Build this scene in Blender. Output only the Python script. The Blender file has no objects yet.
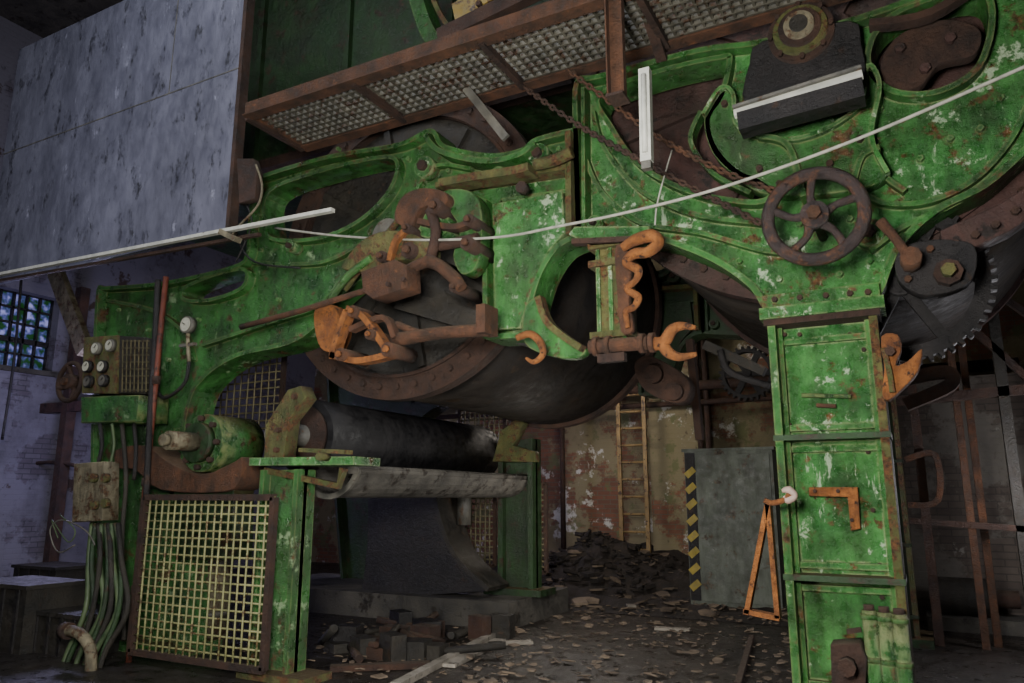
import bpy, bmesh, math, random
from mathutils import Vector, Matrix
from mathutils import noise as mn
random.seed(7)
# ------------------------------------------------------------------ survey
# machine axes: X along machine, Y across machine (away from viewer), Z up
FP=750.0; YAW=math.radians(28); TILT=math.radians(11.7); CAM=Vector((0,0,1.5))
hd=Vector((-math.sin(YAW),math.cos(YAW),0)); R_=Vector((math.cos(YAW),math.sin(YAW),0))
F_=hd*math.cos(TILT)+Vector((0,0,math.sin(TILT))); U_=R_.cross(F_)
def ray(u,v): return F_+R_*((u-512)/FP)+U_*((341.5-v)/FP)
def W(u,v,Y):            # surveyed point on the vertical plane y=Y
    r=ray(u,v); return CAM+r*(Y/r.y)
def G(u,v,z=0.0):        # surveyed point on level z
    r=ray(u,v); return CAM+r*((z-1.5)/r.z)
YF=5.25
# ------------------------------------------------------------------ materials
def lin(c): return tuple((x/255.0)**2.2 for x in c)+(1,)
def mat(name,c1,c2,rust=None,ra=.5,chip=None,ca=.66,rough=.6,metal=0.0,scale=3.0,bump=.3,streak=False,spec=.5,grime=0,dust=None,edge=None):
    m=bpy.data.materials.new(name); m.use_nodes=True; n=m.node_tree.nodes; l=m.node_tree.links
    b=n['Principled BSDF']; tc=n.new('ShaderNodeTexCoord'); mp=n.new('ShaderNodeMapping'); mp2=n.new('ShaderNodeMapping')
    l.new(tc.outputs['Object'],mp.inputs[0]); l.new(tc.outputs['Object'],mp2.inputs[0]); mp2.inputs['Scale'].default_value=(1,1,.22)
    if streak: mp.inputs['Scale'].default_value=(1,1,.45)
    def noise(s,d=8,r=.62,mm=None):
        t=n.new('ShaderNodeTexNoise'); t.inputs['Scale'].default_value=s; t.inputs['Detail'].default_value=d
        t.inputs['Roughness'].default_value=r; l.new((mm or mp).outputs[0],t.inputs['Vector']); return t
    def ramp(o,a,c):
        r=n.new('ShaderNodeValToRGB'); r.color_ramp.elements[0].position=a; r.color_ramp.elements[1].position=c
        l.new(o,r.inputs[0]); return r
    n1=noise(scale,10,.7); r1=ramp(n1.outputs['Fac'],.36,.66); r1.color_ramp.elements[0].color=lin(c1); r1.color_ramp.elements[1].color=lin(c2)
    col=r1.outputs[0]
    def mix(fac,c,col):
        x=n.new('ShaderNodeMix'); x.data_type='RGBA'; l.new(fac,x.inputs[0]); l.new(col,x.inputs[6])
        if isinstance(c,tuple): x.inputs[7].default_value=c
        else: l.new(c,x.inputs[7])
        return x.outputs[2]
    def M2(op,a,k):
        q=n.new('ShaderNodeMath'); q.operation=op; l.new(a,q.inputs[0])
        if isinstance(k,(int,float)): q.inputs[1].default_value=k
        else: l.new(k,q.inputs[1])
        return q.outputs[0]
    if grime:
        n6=noise(scale*2.2,10,.72,mp2); r6=ramp(n6.outputs['Fac'],.42,.68); col=mix(M2('MULTIPLY',r6.outputs[0],grime),lin((32,31,22)),col)
        n8=noise(scale*.8,6,.7); r8=ramp(n8.outputs['Fac'],.45,.7); col=mix(M2('MULTIPLY',r8.outputs[0],grime*.8),lin((38,36,26)),col)
    if rust:
        n2=noise(scale*1.7,12,.76); r2=ramp(n2.outputs['Fac'],ra,ra+.05)
        n4=noise(scale*9,4); r4=ramp(n4.outputs['Fac'],.35,.7); r4.color_ramp.elements[0].color=lin([x*.4 for x in rust]); r4.color_ramp.elements[1].color=lin(rust)
        col=mix(r2.outputs[0],r4.outputs[0],col)
    if chip:
        for s,th,k,mm in ((5,ca,1,mp),(1.3,ca-.05,.8,mp),(15,ca+.0,.8,mp),(3.2,ca-.02,.65,mp2)):
            n3=noise(scale*s,12,.78,mm); r3=ramp(n3.outputs['Fac'],th,th+.03); col=mix(M2('MULTIPLY',r3.outputs[0],k),lin(chip),col)
    if edge:
        be=n.new('ShaderNodeBevel'); be.samples=3; be.inputs['Radius'].default_value=.022
        g=n.new('ShaderNodeNewGeometry'); dp=n.new('ShaderNodeVectorMath'); dp.operation='DOT_PRODUCT'; l.new(be.outputs[0],dp.inputs[0]); l.new(g.outputs['True Normal'],dp.inputs[1])
        e=M2('SUBTRACT',dp.outputs['Value'],0.0); mr=n.new('ShaderNodeMapRange'); mr.inputs[1].default_value=.985; mr.inputs[2].default_value=.86; l.new(e,mr.inputs[0])
        n7=noise(scale*4,8,.7); r7=ramp(n7.outputs['Fac'],.42,.54); fac=M2('MULTIPLY',mr.outputs[0],r7.outputs[0]); col=mix(M2('MULTIPLY',fac,.85),lin(edge),col)
    if dust:
        g=n.new('ShaderNodeNewGeometry'); sp=n.new('ShaderNodeSeparateXYZ'); l.new(g.outputs['Normal'],sp.inputs[0])
        mr=n.new('ShaderNodeMapRange'); mr.inputs[1].default_value=.35; mr.inputs[2].default_value=.95; l.new(sp.outputs[2],mr.inputs[0])
        col=mix(M2('MULTIPLY',mr.outputs[0],.8),lin(dust),col)
    l.new(col,b.inputs['Base Color'])
    nr=noise(scale*4); rr=n.new('ShaderNodeMapRange'); rr.inputs[1].default_value=.3; rr.inputs[2].default_value=.7; rr.inputs[3].default_value=max(.08,rough-.22); rr.inputs[4].default_value=min(1,rough+.25)
    l.new(nr.outputs['Fac'],rr.inputs[0]); l.new(rr.outputs[0],b.inputs['Roughness'])
    b.inputs['Metallic'].default_value=metal; b.inputs['Specular IOR Level'].default_value=spec
    bp=n.new('ShaderNodeBump'); bp.inputs['Strength'].default_value=bump; bp.inputs['Distance'].default_value=.03
    nb=noise(scale*8,10,.76); l.new(nb.outputs['Fac'],bp.inputs['Height']); l.new(bp.outputs[0],b.inputs['Normal'])
    return m
DU=(78,64,46)
green=mat('green_paint',(28,66,30),(66,128,60),rust=(100,72,46),ra=.56,chip=(134,158,120),ca=.65,rough=.36,scale=2.2,bump=.9,grime=.72,dust=DU,edge=(104,112,70))
green2=mat('green_paint_worn',(38,84,42),(80,142,74),rust=(108,76,48),ra=.56,chip=(172,190,160),ca=.63,rough=.32,scale=3.0,bump=1.0,grime=.68,dust=DU,edge=(130,140,98))
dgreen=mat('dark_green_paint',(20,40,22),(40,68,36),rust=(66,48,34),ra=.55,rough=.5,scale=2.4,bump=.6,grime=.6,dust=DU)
rust=mat('rust',(56,38,29),(104,68,46),rust=(134,86,52),ra=.58,rough=.75,scale=5,bump=1.0,grime=.5,dust=(92,74,56))
drust=mat('dark_rust',(38,28,24),(70,49,38),rust=(92,64,44),ra=.62,rough=.7,scale=5,bump=.9,dust=(74,62,50))
maroon=mat('maroon_casting',(50,35,33),(78,53,48),rust=(44,34,30),ra=.55,rough=.6,scale=3,bump=.8,grime=.5)
orange=mat('orange_rust',(104,62,34),(172,108,52),rust=(76,50,36),ra=.56,rough=.7,scale=7,bump=1.0,grime=.4)
yrust=mat('ochre_green_rust',(68,80,42),(110,104,60),rust=(112,76,46),ra=.5,rough=.6,scale=5,bump=1.0,grime=.55,dust=DU)
black=mat('black_iron',(18,18,20),(40,37,37),rust=(66,48,36),ra=.58,rough=.5,metal=.1,scale=4,bump=.7)
dark=mat('soot_steel',(26,25,23),(50,46,39),rust=(72,54,38),ra=.58,rough=.6,scale=3,bump=.7)
steel=mat('grey_steel',(72,72,70),(110,107,98),rust=(94,72,54),ra=.58,rough=.5,scale=4,grime=.4)
white=mat('white_enamel',(156,158,150),(190,190,180),rust=(120,90,64),ra=.62,rough=.5,scale=6,bump=.1)
panelm=mat('dusty_panel',(78,79,92),(104,105,120),rust=(90,91,106),ra=.54,chip=(136,137,154),ca=.66,rough=.5,scale=2.6,bump=.25,streak=True)
wirem=mat('mesh_wire',(100,102,70),(142,140,98),rust=(106,82,52),ra=.54,rough=.6,scale=7,bump=.2)
dwire=mat('dark_mesh_wire',(72,70,52),(104,96,70),rust=(80,60,42),ra=.54,rough=.6,scale=7,bump=.2)
grate=mat('grating_zinc',(54,53,47),(90,87,77),rust=(76,56,42),ra=.53,rough=.55,scale=5,bump=.3)
rope=mat('cable_white',(118,118,110),(160,158,146),rough=.7,scale=10,bump=.1)
hose=mat('hose_green',(46,62,42),(78,92,62),rough=.6,scale=6,bump=.1)
beige=mat('beige_paint',(100,94,76),(142,134,110),rust=(98,72,50),ra=.52,rough=.6,scale=6,grime=.65,bump=.6)
cyl_m=mat('dryer_shell',(24,22,21),(46,41,36),rust=(60,48,36),ra=.56,rough=.62,scale=2,bump=.5,spec=.3)
rollm=mat('roll_rubber',(22,22,24),(40,39,40),rough=.55,scale=3,bump=.3,spec=.35)
canvas=mat('grey_felt',(62,60,57),(98,95,88),rust=(58,50,42),ra=.54,rough=.75,scale=4,bump=.6)
floorm=mat('wet_floor',(26,24,23),(54,49,45),rust=(72,63,54),ra=.57,rough=.36,scale=1.6,bump=1.0)
debrism=mat('debris_flakes',(46,38,31),(118,104,88),rough=.8,scale=2.5,bump=.3)
rubblem=mat('rubble',(24,21,20),(54,46,40),rust=(84,66,50),ra=.6,rough=.85,scale=5,bump=1.0)
woodm=mat('pale_wood',(100,95,86),(150,144,134),rust=(76,66,52),ra=.56,rough=.75,scale=4)
concm=mat('concrete',(48,47,44),(80,77,71),rust=(50,44,36),ra=.54,rough=.8,scale=2,bump=.8)
cab=mat('cabinet_paint',(68,74,68),(94,100,90),rust=(86,72,54),ra=.56,rough=.6,scale=3,grime=.6)
ochre=mat('yellow_ochre',(104,90,44),(140,116,54),rust=(84,58,36),ra=.5,scale=4)
hazard=mat('hazard_yellow',(124,110,44),(156,138,58),scale=5,grime=.35)
ragm=mat('rag',(120,100,92),(158,138,126),scale=8)
ladm=mat('ladder_ochre',(96,78,50),(132,110,72),rust=(76,54,38),ra=.54,scale=5)
hwm=mat('handwheel_iron',(30,26,27),(62,50,48),rust=(96,64,46),ra=.52,rough=.5,scale=6,bump=.7)
redp=mat('red_oxide_pipe',(80,40,30),(112,60,44),rust=(70,46,36),ra=.52,scale=5)
def brickmat(name,b1,b2,mortar,plaster,pa,plaster2,pb,p3=None):
    m=bpy.data.materials.new(name); m.use_nodes=True; n=m.node_tree.nodes; l=m.node_tree.links; b=n['Principled BSDF']
    tc=n.new('ShaderNodeTexCoord'); sp=n.new('ShaderNodeSeparateXYZ'); l.new(tc.outputs['Object'],sp.inputs[0])
    ad=n.new('ShaderNodeMath'); ad.operation='ADD'; l.new(sp.outputs[0],ad.inputs[0]); l.new(sp.outputs[1],ad.inputs[1])
    cb=n.new('ShaderNodeCombineXYZ'); l.new(ad.outputs[0],cb.inputs[0]); l.new(sp.outputs[2],cb.inputs[1])
    br=n.new('ShaderNodeTexBrick'); l.new(cb.outputs[0],br.inputs['Vector']); br.inputs['Scale'].default_value=1.0
    br.inputs['Brick Width'].default_value=.26; br.inputs['Row Height'].default_value=.085; br.inputs['Mortar Size'].default_value=.008
    br.inputs['Color1'].default_value=lin(b1); br.inputs['Color2'].default_value=lin(b2); br.inputs['Mortar'].default_value=lin(mortar)
    col=br.outputs['Color']
    L=[(.9,pa,plaster,.04,1),(1.3,pb,plaster2,.03,1),(6,.6,[x*.5 for x in b1],.1,.8),(3,.58,[x*.5 for x in plaster],.2,.8),(.6,.5,[x*.35 for x in plaster],.25,.75)]
    if p3: L.insert(2,(1.9,.56,p3,.05,.9))
    for i,(s,a,c,d,k) in enumerate(L):
        t=n.new('ShaderNodeTexNoise'); t.inputs['Scale'].default_value=s; t.inputs['Detail'].default_value=10; t.inputs['Roughness'].default_value=.7
        l.new(tc.outputs['Object'],t.inputs['Vector'])
        r=n.new('ShaderNodeValToRGB'); r.color_ramp.elements[0].position=a; r.color_ramp.elements[1].position=a+d; r.color_ramp.elements[1].color=(k,k,k,1); l.new(t.outputs['Fac'],r.inputs[0])
        x=n.new('ShaderNodeMix'); x.data_type='RGBA'; l.new(r.outputs[0],x.inputs[0]); l.new(col,x.inputs[6]); x.inputs[7].default_value=lin(c); col=x.outputs[2]
    l.new(col,b.inputs['Base Color']); b.inputs['Roughness'].default_value=.85
    bp=n.new('ShaderNodeBump'); bp.inputs['Strength'].default_value=.5; bp.inputs['Distance'].default_value=.02; l.new(br.outputs['Fac'],bp.inputs['Height']); bp.invert=True
    l.new(bp.outputs[0],b.inputs['Normal']); return m
wall_brown=brickmat('brick_wall_plaster',(110,72,54),(90,64,50),(88,80,68),(112,104,80),.47,(172,170,162),.57,(88,92,62))
wall_blue=brickmat('brick_wall_whitewash',(92,88,98),(82,76,86),(66,64,72),(104,102,114),.44,(64,52,50),.6)
wall_grey=brickmat('brick_wall_grey',(78,70,64),(68,60,55),(60,55,50),(90,86,80),.5,(112,110,104),.6)
def emis(name,cols,s,scale=3):
    m=bpy.data.materials.new(name); m.use_nodes=True; n=m.node_tree.nodes; l=m.node_tree.links; b=n['Principled BSDF']
    t=n.new('ShaderNodeTexNoise'); t.inputs['Scale'].default_value=scale; tc=n.new('ShaderNodeTexCoord'); l.new(tc.outputs['Object'],t.inputs['Vector'])
    r=n.new('ShaderNodeValToRGB'); r.color_ramp.elements[0].color=lin(cols[0]); r.color_ramp.elements[0].position=.42; r.color_ramp.elements[1].color=lin(cols[-1]); r.color_ramp.elements[1].position=.66
    e=r.color_ramp.elements.new(.52); e.color=lin(cols[1]); l.new(t.outputs['Fac'],r.inputs[0]); l.new(r.outputs[0],b.inputs['Emission Color']); l.new(r.outputs[0],b.inputs['Base Color'])
    b.inputs['Emission Strength'].default_value=s; return m
glass=emis('window_daylight',[(24,60,28),(66,74,120),(140,142,196)],.6,7)
gaugem=mat('gauge_face',(140,140,126),(175,175,160),rough=.3,scale=9,bump=0)
# ------------------------------------------------------------------ builder
def cr(pts,closed=False,n=6):
    P=[Vector(p) for p in pts]; N=len(P); out=[]
    for i in range(N if closed else N-1):
        if closed: a,b,c,d=P[(i-1)%N],P[i],P[(i+1)%N],P[(i+2)%N]
        else: a,b,c,d=P[max(i-1,0)],P[i],P[i+1],P[min(i+2,N-1)]
        if (b-c).length<1e-6: continue
        for k in range(n):
            t=k/n; q=.5*((2*b)+(c-a)*t+(2*a-5*b+4*c-d)*t*t+(3*b-a-3*c+d)*t**3)
            if not out or (q-out[-1]).length>1e-5: out.append(q)
    if not closed: out.append(P[-1])
    return out
class Obj:
    def __init__(s,name): s.name=name; s.bm=bmesh.new(); s.mats=[]
    def mi(s,m):
        if m not in s.mats: s.mats.append(m)
        return s.mats.index(m)
    def face(s,vs,mi,smooth=False):
        try:
            f=s.bm.faces.new(vs); f.material_index=mi; f.smooth=smooth
        except ValueError: pass
    def hexa(s,c,m):
        v=[s.bm.verts.new(p) for p in c]; k=s.mi(m)
        for q in ((3,2,1,0),(4,5,6,7),(0,1,5,4),(1,2,6,5),(2,3,7,6),(3,0,4,7)): s.face([v[i] for i in q],k)
    def box(s,a,b,m):
        x0,x1=sorted((a[0],b[0])); y0,y1=sorted((a[1],b[1])); z0,z1=sorted((a[2],b[2]))
        s.hexa([(x0,y0,z0),(x1,y0,z0),(x1,y1,z0),(x0,y1,z0),(x0,y0,z1),(x1,y0,z1),(x1,y1,z1),(x0,y1,z1)],m)
    def bar(s,a,b,w,d,m,up=None):
        a=Vector(a); b=Vector(b); t=(b-a).normalized(); up=Vector(up) if up else Vector((0,1,0))
        if abs(t.dot(up))>.99: up=Vector((1,0,0))
        sd=t.cross(up).normalized(); up=sd.cross(t).normalized()
        c=[]
        for p in (a,b):
            for i,j in ((-1,-1),(1,-1),(1,1),(-1,1)): c.append(p+sd*w/2*i+up*d/2*j)
        s.hexa(c,m)
    def cyl(s,a,b,r,m,r2=None,seg=24,caps=True,smooth=True):
        a=Vector(a); b=Vector(b); r2=r if r2 is None else r2; t=(b-a).normalized()
        u=t.orthogonal().normalized(); w=t.cross(u); k=s.mi(m)
        A=[];Bv=[]
        for i in range(seg):
            an=2*math.pi*i/seg; d=u*math.cos(an)+w*math.sin(an); A.append(s.bm.verts.new(a+d*r)); Bv.append(s.bm.verts.new(b+d*r2))
        for i in range(seg):
            j=(i+1)%seg; s.face([A[i],A[j],Bv[j],Bv[i]],k,smooth)
        if caps:
            s.face(A[::-1],k); s.face(Bv,k)
    def tube(s,pts,r,m,seg=10,closed=False,smooth=5,caps=True):
        if smooth:
            P=cr(pts,closed,smooth)
            if isinstance(r,(list,tuple)):
                N=len(pts); rad=[]
                for i in range(len(P)):
                    f=i/(len(P)-1)*(N-1); k0=min(int(f),N-2); rad.append(r[k0]+(r[k0+1]-r[k0])*(f-k0))
            else: rad=[r]*len(P)
        else: P=[Vector(p) for p in pts]; rad=list(r) if isinstance(r,(list,tuple)) else [r]*len(P)
        k=s.mi(m); rings=[]; N=len(P); u=None
        for i in range(N):
            if closed: t=(P[(i+1)%N]-P[i-1]).normalized()
            else: t=(P[min(i+1,N-1)]-P[max(i-1,0)]).normalized()
            if u is None: u=t.orthogonal().normalized()
            else: u=(u-t*u.dot(t)).normalized()
            w=t.cross(u); rings.append([s.bm.verts.new(P[i]+(u*math.cos(2*math.pi*j/seg)+w*math.sin(2*math.pi*j/seg))*rad[i]) for j in range(seg)])
        for i in range(N if closed else N-1):
            A=rings[i];Bv=rings[(i+1)%N]
            for j in range(seg): s.face([A[j],A[(j+1)%seg],Bv[(j+1)%seg],Bv[j]],k,True)
        if not closed and caps: s.face(rings[0][::-1],k); s.face(rings[-1],k)
    def prism(s,pts,y0,y1,m,holes=(),bev=.008):
        cu=bpy.data.curves.new('t','CURVE'); cu.dimensions='2D'; cu.fill_mode='BOTH'; cu.extrude=max((y1-y0)/2-bev,.001); cu.bevel_depth=bev; cu.bevel_resolution=1; cu.offset=-bev
        for loop in [pts]+list(holes):
            sp=cu.splines.new('POLY'); sp.points.add(len(loop)-1); sp.use_cyclic_u=True
            for i,p in enumerate(loop): sp.points[i].co=(p[0],p[1],0,1)
        o=bpy.data.objects.new('t',cu); bpy.context.collection.objects.link(o)
        dg=bpy.context.evaluated_depsgraph_get(); me=bpy.data.meshes.new_from_object(o.evaluated_get(dg))
        nv=len(s.bm.verts); nf=len(s.bm.faces); s.bm.from_mesh(me); s.bm.verts.ensure_lookup_table(); s.bm.faces.ensure_lookup_table()
        ym=(y0+y1)/2; k=s.mi(m)
        for v in s.bm.verts[nv:]: x,y,z=v.co; v.co=(x,ym-z,y)
        for f in s.bm.faces[nf:]: f.material_index=k
        bpy.data.objects.remove(o); bpy.data.curves.remove(cu); bpy.data.meshes.remove(me)
    def strip(s,pts,y0,y1,w,m,closed=False):
        N=len(pts); P=[Vector(p) for p in pts]; k=s.mi(m); L=[]
        for i in range(N):
            a=P[i-1] if (closed or i>0) else P[i]; b=P[(i+1)%N] if (closed or i<N-1) else P[i]
            t=(b-a); t=t.normalized() if t.length>1e-6 else Vector((1,0)); nn=Vector((-t.y,t.x))*w/2
            q=[P[i]+nn,P[i]-nn]
            L.append([s.bm.verts.new((q[0].x,y0,q[0].y)),s.bm.verts.new((q[1].x,y0,q[1].y)),s.bm.verts.new((q[1].x,y1,q[1].y)),s.bm.verts.new((q[0].x,y1,q[0].y))])
        for i in range(N if closed else N-1):
            A=L[i];Bv=L[(i+1)%N]
            for j in range(4): s.face([A[j],A[(j+1)%4],Bv[(j+1)%4],Bv[j]],k)
        if not closed: s.face(L[0][::-1],k); s.face(L[-1],k)
    def pprism(s,px,Y,y0,y1,m,holes=(),sm=5,bev=.008):
        f=lambda L:[(W(p[0],p[1],Y).x,W(p[0],p[1],Y).z) for p in (cr(L,True,sm) if sm else L)]
        s.prism(f(px),y0,y1,m,[f(h) for h in holes],bev)
    def pstrip(s,px,Y,y0,y1,w,m,closed=False,sm=5):
        q=cr(px,closed,sm) if sm else px
        s.strip([(W(p[0],p[1],Y).x,W(p[0],p[1],Y).z) for p in q],y0,y1,w,m,closed)
    def ptube(s,px,Y,r,m,**k): s.tube([W(p[0],p[1],p[2] if len(p)>2 else Y) for p in px],r,m,**k)
    def bolt(s,u,v,Y,r,m,L=.04):
        p=W(u,v,Y); s.cyl(p,p-Vector((0,L,0)),r,m,seg=6,smooth=False)
    def finish(s):
        bmesh.ops.recalc_face_normals(s.bm,faces=s.bm.faces)
        me=bpy.data.meshes.new(s.name); s.bm.to_mesh(me); s.bm.free()
        for m in s.mats: me.materials.append(m)
        o=bpy.data.objects.new(s.name,me); bpy.context.collection.objects.link(o); return o
def V(*a): return Vector(a)
# ------------------------------------------------------------------ room shell
YB=14.0; XL=-13.0; XR=5.0; ZC=9.5; YN=-4.0
def room(name,a,b,m): o=Obj(name); o.box(a,b,m); return o.finish()
room('floor',(XL,YN,-.3),(XR,YB,0),floorm)
room('wall_back',(XL,YB,0),(XR,YB+.3,ZC),wall_brown)
room('wall_right',(XR,YN,0),(XR+.3,YB,ZC),wall_blue)
room('wall_front',(XL,YN-.3,0),(XR,YN,ZC),wall_blue)
room('ceiling',(XL,YN,ZC),(XR,YB,ZC+.3),concm)
wy0,wy1,wz0,wz1=5.6,7.55,3.6,4.9
o=Obj('wall_left')
o.box((XL-.4,YN,0),(XL,wy0,ZC),wall_blue); o.box((XL-.4,wy1,0),(XL,YB,ZC),wall_blue)
o.box((XL-.4,wy0,0),(XL,wy1,wz0),wall_blue); o.box((XL-.4,wy0,wz1),(XL,wy1,ZC),wall_blue); o.finish()
o=Obj('window_1'); o.box((XL-.3,wy0,wz0),(XL-.28,wy1,wz1),glass)
for i in range(10):
    y=wy0+(wy1-wy0)*i/9; o.box((XL-.27,y-.015,wz0),(XL-.2,y+.015,wz1),black)
for i in range(6):
    z=wz0+(wz1-wz0)*i/5; o.box((XL-.27,wy0,z-(.07 if i==2 else .015)),(XL-.2,wy1,z+.015),black)
o.box((XL-.2,wy0-.1,wz0-.08),(XL+.08,wy1+.1,wz0),concm); o.finish()
# ------------------------------------------------------------------ dryer cylinders
def dryer(name,cx,cz,R,y0,y1,bolts,head,rim,boss=.35):
    o=Obj(name); o.cyl((cx,y0+.06,cz),(cx,y1,cz),R-.03,cyl_m,seg=96)
    ring=[(cx+(R-.1)*math.cos(a*math.pi/48),cz+(R-.1)*math.sin(a*math.pi/48)) for a in range(96)]
    o.strip(ring,y0-.04,y0+.1,.24,rim,closed=True)
    o.strip([(cx+(p[0]-cx)*.93,cz+(p[1]-cz)*.93) for p in ring],y0-.07,y0+.1,.03,rim,closed=True)
    o.strip(ring,y1-.1,y1+.04,.24,rim,closed=True)
    o.cyl((cx,y0+.06,cz),(cx,y0+.02,cz),R-.22,head,seg=64)
    for i in range(bolts):
        a=2*math.pi*i/bolts; p=V(cx+(R-.1)*math.cos(a),y0-.04,cz+(R-.1)*math.sin(a)); o.cyl(p,p-V(0,.035,0),.032,drust,seg=6,smooth=False)
    for i in range(8):
        a=2*math.pi*i/8+.2; o.bar((cx+boss*math.cos(a),y0+.0,cz+boss*math.sin(a)),(cx+(R-.25)*math.cos(a),y0+.0,cz+(R-.25)*math.sin(a)),.07,.06,head)
    o.cyl((cx,y0+.05,cz),(cx,y0-.12,cz),boss,head,seg=32); o.cyl((cx,y0,cz),(cx,y0-.3,cz),.16,steel,seg=24)
    return o.finish()
c=W(400,398,5.62); DX,DZ=c.x,c.z+1.5
dryer('dryer_cylinder',c.x,c.z+1.5,1.5,5.62,9.0,44,dark,drust)
c=W(812,62,5.6)
dryer('dryer_cylinder',c.x,c.z,1.86,5.58,9.0,60,maroon,maroon)
# ------------------------------------------------------------------ main frame
def main_frame(name,back=False):
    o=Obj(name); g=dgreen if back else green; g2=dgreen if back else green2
    L=[(92,720),(92,720),(95,420),(99,300),(104,289),(104,289),(165,284),(235,268),(249,255),(251,230),(256,186),(262,178),(330,158),(400,146),(432,132),(446,148),(490,157),(522,152),(538,141),(577,131),(577,131),(580,237),(580,237),(560,246),(544,268),(534,295),(525,335),(525,335),(487,338),(487,338),(486,202),(486,202),(446,188),(420,196),(402,226),(378,258),(350,280),(328,300),(318,324),(290,343),(240,355),(207,376),(190,405),(184,470),(178,720),(178,720)]
    H1=[(270,192),(320,172),(380,158),(398,163),(391,190),(362,220),(322,238),(276,240),(266,225)]
    H2=[(186,288),(220,274),(246,270),(243,288),(212,300),(186,300)]
    Rp=[(577,131),(577,131),(578,84),(600,78),(700,52),(760,44),(860,20),(1000,-30),(1110,-60),(1110,-60),(1110,75),(1110,75),(1060,120),(1024,152),(985,186),(935,212),(898,248),(880,292),(880,292),(766,308),(766,308),(752,286),(720,263),(684,247),(650,238),(580,238),(580,238)]
    O1=[(600,96),(612,128),(640,165),(690,192),(750,203),(772,196),(760,184),(735,172),(714,148),(708,120),(722,96),(730,62),(722,58),(660,72)]
    O2=[(868,55),(885,22),(930,0),(980,-8),(992,20),(978,68),(940,92),(900,94),(876,80)]
    for P,HH,m in ((L,[H1,H2],g),(Rp,[O1,O2],g2)):
        o.pprism(P,YF,YF+.08,YF+.16,m,HH)
        o.pstrip(P,YF,YF-.03,YF+.3,.045,g,closed=True)
        for h in HH: o.pstrip(h,YF,YF-.02,YF+.26,.04,g,closed=True)
    for rb in ([(200,345),(260,325),(330,300),(380,255),(415,190),(435,165),(470,168)],[(105,300),(150,310),(180,330),(190,360)],
               [(858,188),(885,202),(930,200),(975,178),(1010,140),(1030,100)],[(582,150),(600,190),(640,222),(700,232),(765,250),(800,250)],
               [(870,250),(905,225),(960,200),(1030,150)],[(700,110),(690,140),(712,172),(750,192)],[(868,92),(862,130),(880,170),(905,190)],[(500,200),(568,190)],[(500,200),(498,330)],
               [(250,262),(320,262),(368,238)],[(592,110),(600,140),(622,172),(650,196),(700,215),(760,222)]):
        o.pstrip(rb,YF,YF+.01,YF+.12,.035,g)
    o.pstrip([(571,134),(572,236)],YF,YF-.07,YF+.2,.05,yrust,sm=0); o.pstrip([(585,90),(586,236)],YF,YF-.05,YF+.2,.03,g,sm=0)
    o.pprism([(492,204),(562,190),(565,232),(548,252),(532,290),(520,328),(495,330)],YF,YF+.0,YF+.1,g2,sm=0)
    o.pstrip([(432,140),(447,156),(490,166),(524,160),(540,148)],YF,YF-.12,YF+.1,.05,g)
    o.pstrip([(440,188),(490,182),(570,170)],YF,YF-.08,YF+.1,.05,yrust)
    for u,v,r in ((432,172,.1),(545,160,.09),(505,180,.07),(300,250,.06),(870,238,.09),(600,228,.06)):
        p=W(u,v,YF+.1); o.cyl(p,p-V(0,.14,0),r,g2,seg=20); o.cyl(p-V(0,.14,0),p-V(0,.18,0),r*.5,drust,seg=6,smooth=False)
    a=W(768,318,YF); b=W(876,303,YF); x0,x1=a.x,b.x; zt=a.z
    o.box((x0,YF+.1,0),(x1,YF+.16,zt),g2)
    o.box((x0,YF-.06,0),(x0+.05,YF+.42,zt),g); o.box((x1-.05,YF-.06,0),(x1,YF+.42,zt),yrust)
    o.box((x0+.05,YF+.04,0),(x0+.08,YF+.12,zt),g); o.box((x1-.08,YF+.04,0),(x1-.05,YF+.12,zt),g)
    for v in (437,578,700):
        z=W(828,v,YF).z; o.box((x0-.01,YF-.07,z-.018),(x1+.01,YF+.3,z+.018),dgreen)
        for s in (-1,1): o.box((x0+.08,YF+.06,z+s*.07-.02),(x1-.08,YF+.12,z+s*.07+.02),g2)
    zt2=zt-.17
    o.box((x0+.08,YF+.06,zt2-.02),(x1-.08,YF+.12,zt2+.02),g2)
    o.box((x0-.04,YF-.1,zt-.03),(x1+.05,YF+.42,zt+.05),g2); o.box((x0-.02,YF-.08,zt+.05),(x1+.03,YF+.3,zt+.14),g)
    o.box((x0-.02,YF-.08,zt-.07),(x1+.02,YF+.3,zt-.03),drust)
    for u in (775,800,826,850,868): o.bolt(u,300 if u<800 else 298-(u-800)*.08,YF-.08,.02,drust,.03)
    for v,uu in ((335,(785,800,850,862)),(350,(783,864)),(425,(790,868)),(452,(792,868)),(510,(794,873)),(565,(800,880)),(597,(802,882)),(640,(805,886))):
        for u in uu: o.bolt(u,v,YF+.1,.015,drust,.03)
    o.box((x0-.12,YF-.15,0),(x1+.12,YF+.5,.08),g)
    xa=W(92,600,YF).x; xb=W(178,600,YF).x
    o.box((xa-.1,YF-.1,0),(xb+.15,YF+.45,.1),g)
    o.box((xb-.35,YF+.02,.1),(xb-.3,YF+.12,2.2),g)
    for u,v in ((120,310),(150,330),(170,360),(300,335),(410,215),(425,180),(450,172),(510,172),(560,150),(560,215),(510,220),(510,310),(620,215),(660,228),(740,262),(780,280),(840,275),(870,262),(900,235),(990,165),(880,110),(950,140),(610,180),(610,150),(640,190),(690,222),(1000,100),(980,130),(920,160),(850,220),(800,225),(340,150),(290,172),(262,215),(262,250),(370,160),(410,160),(200,320),(240,310),(280,300)):
        o.bolt(u,v,YF+.08,.022,g2,.04)
    return o.finish()
main_frame('paper_machine_frame')
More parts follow.
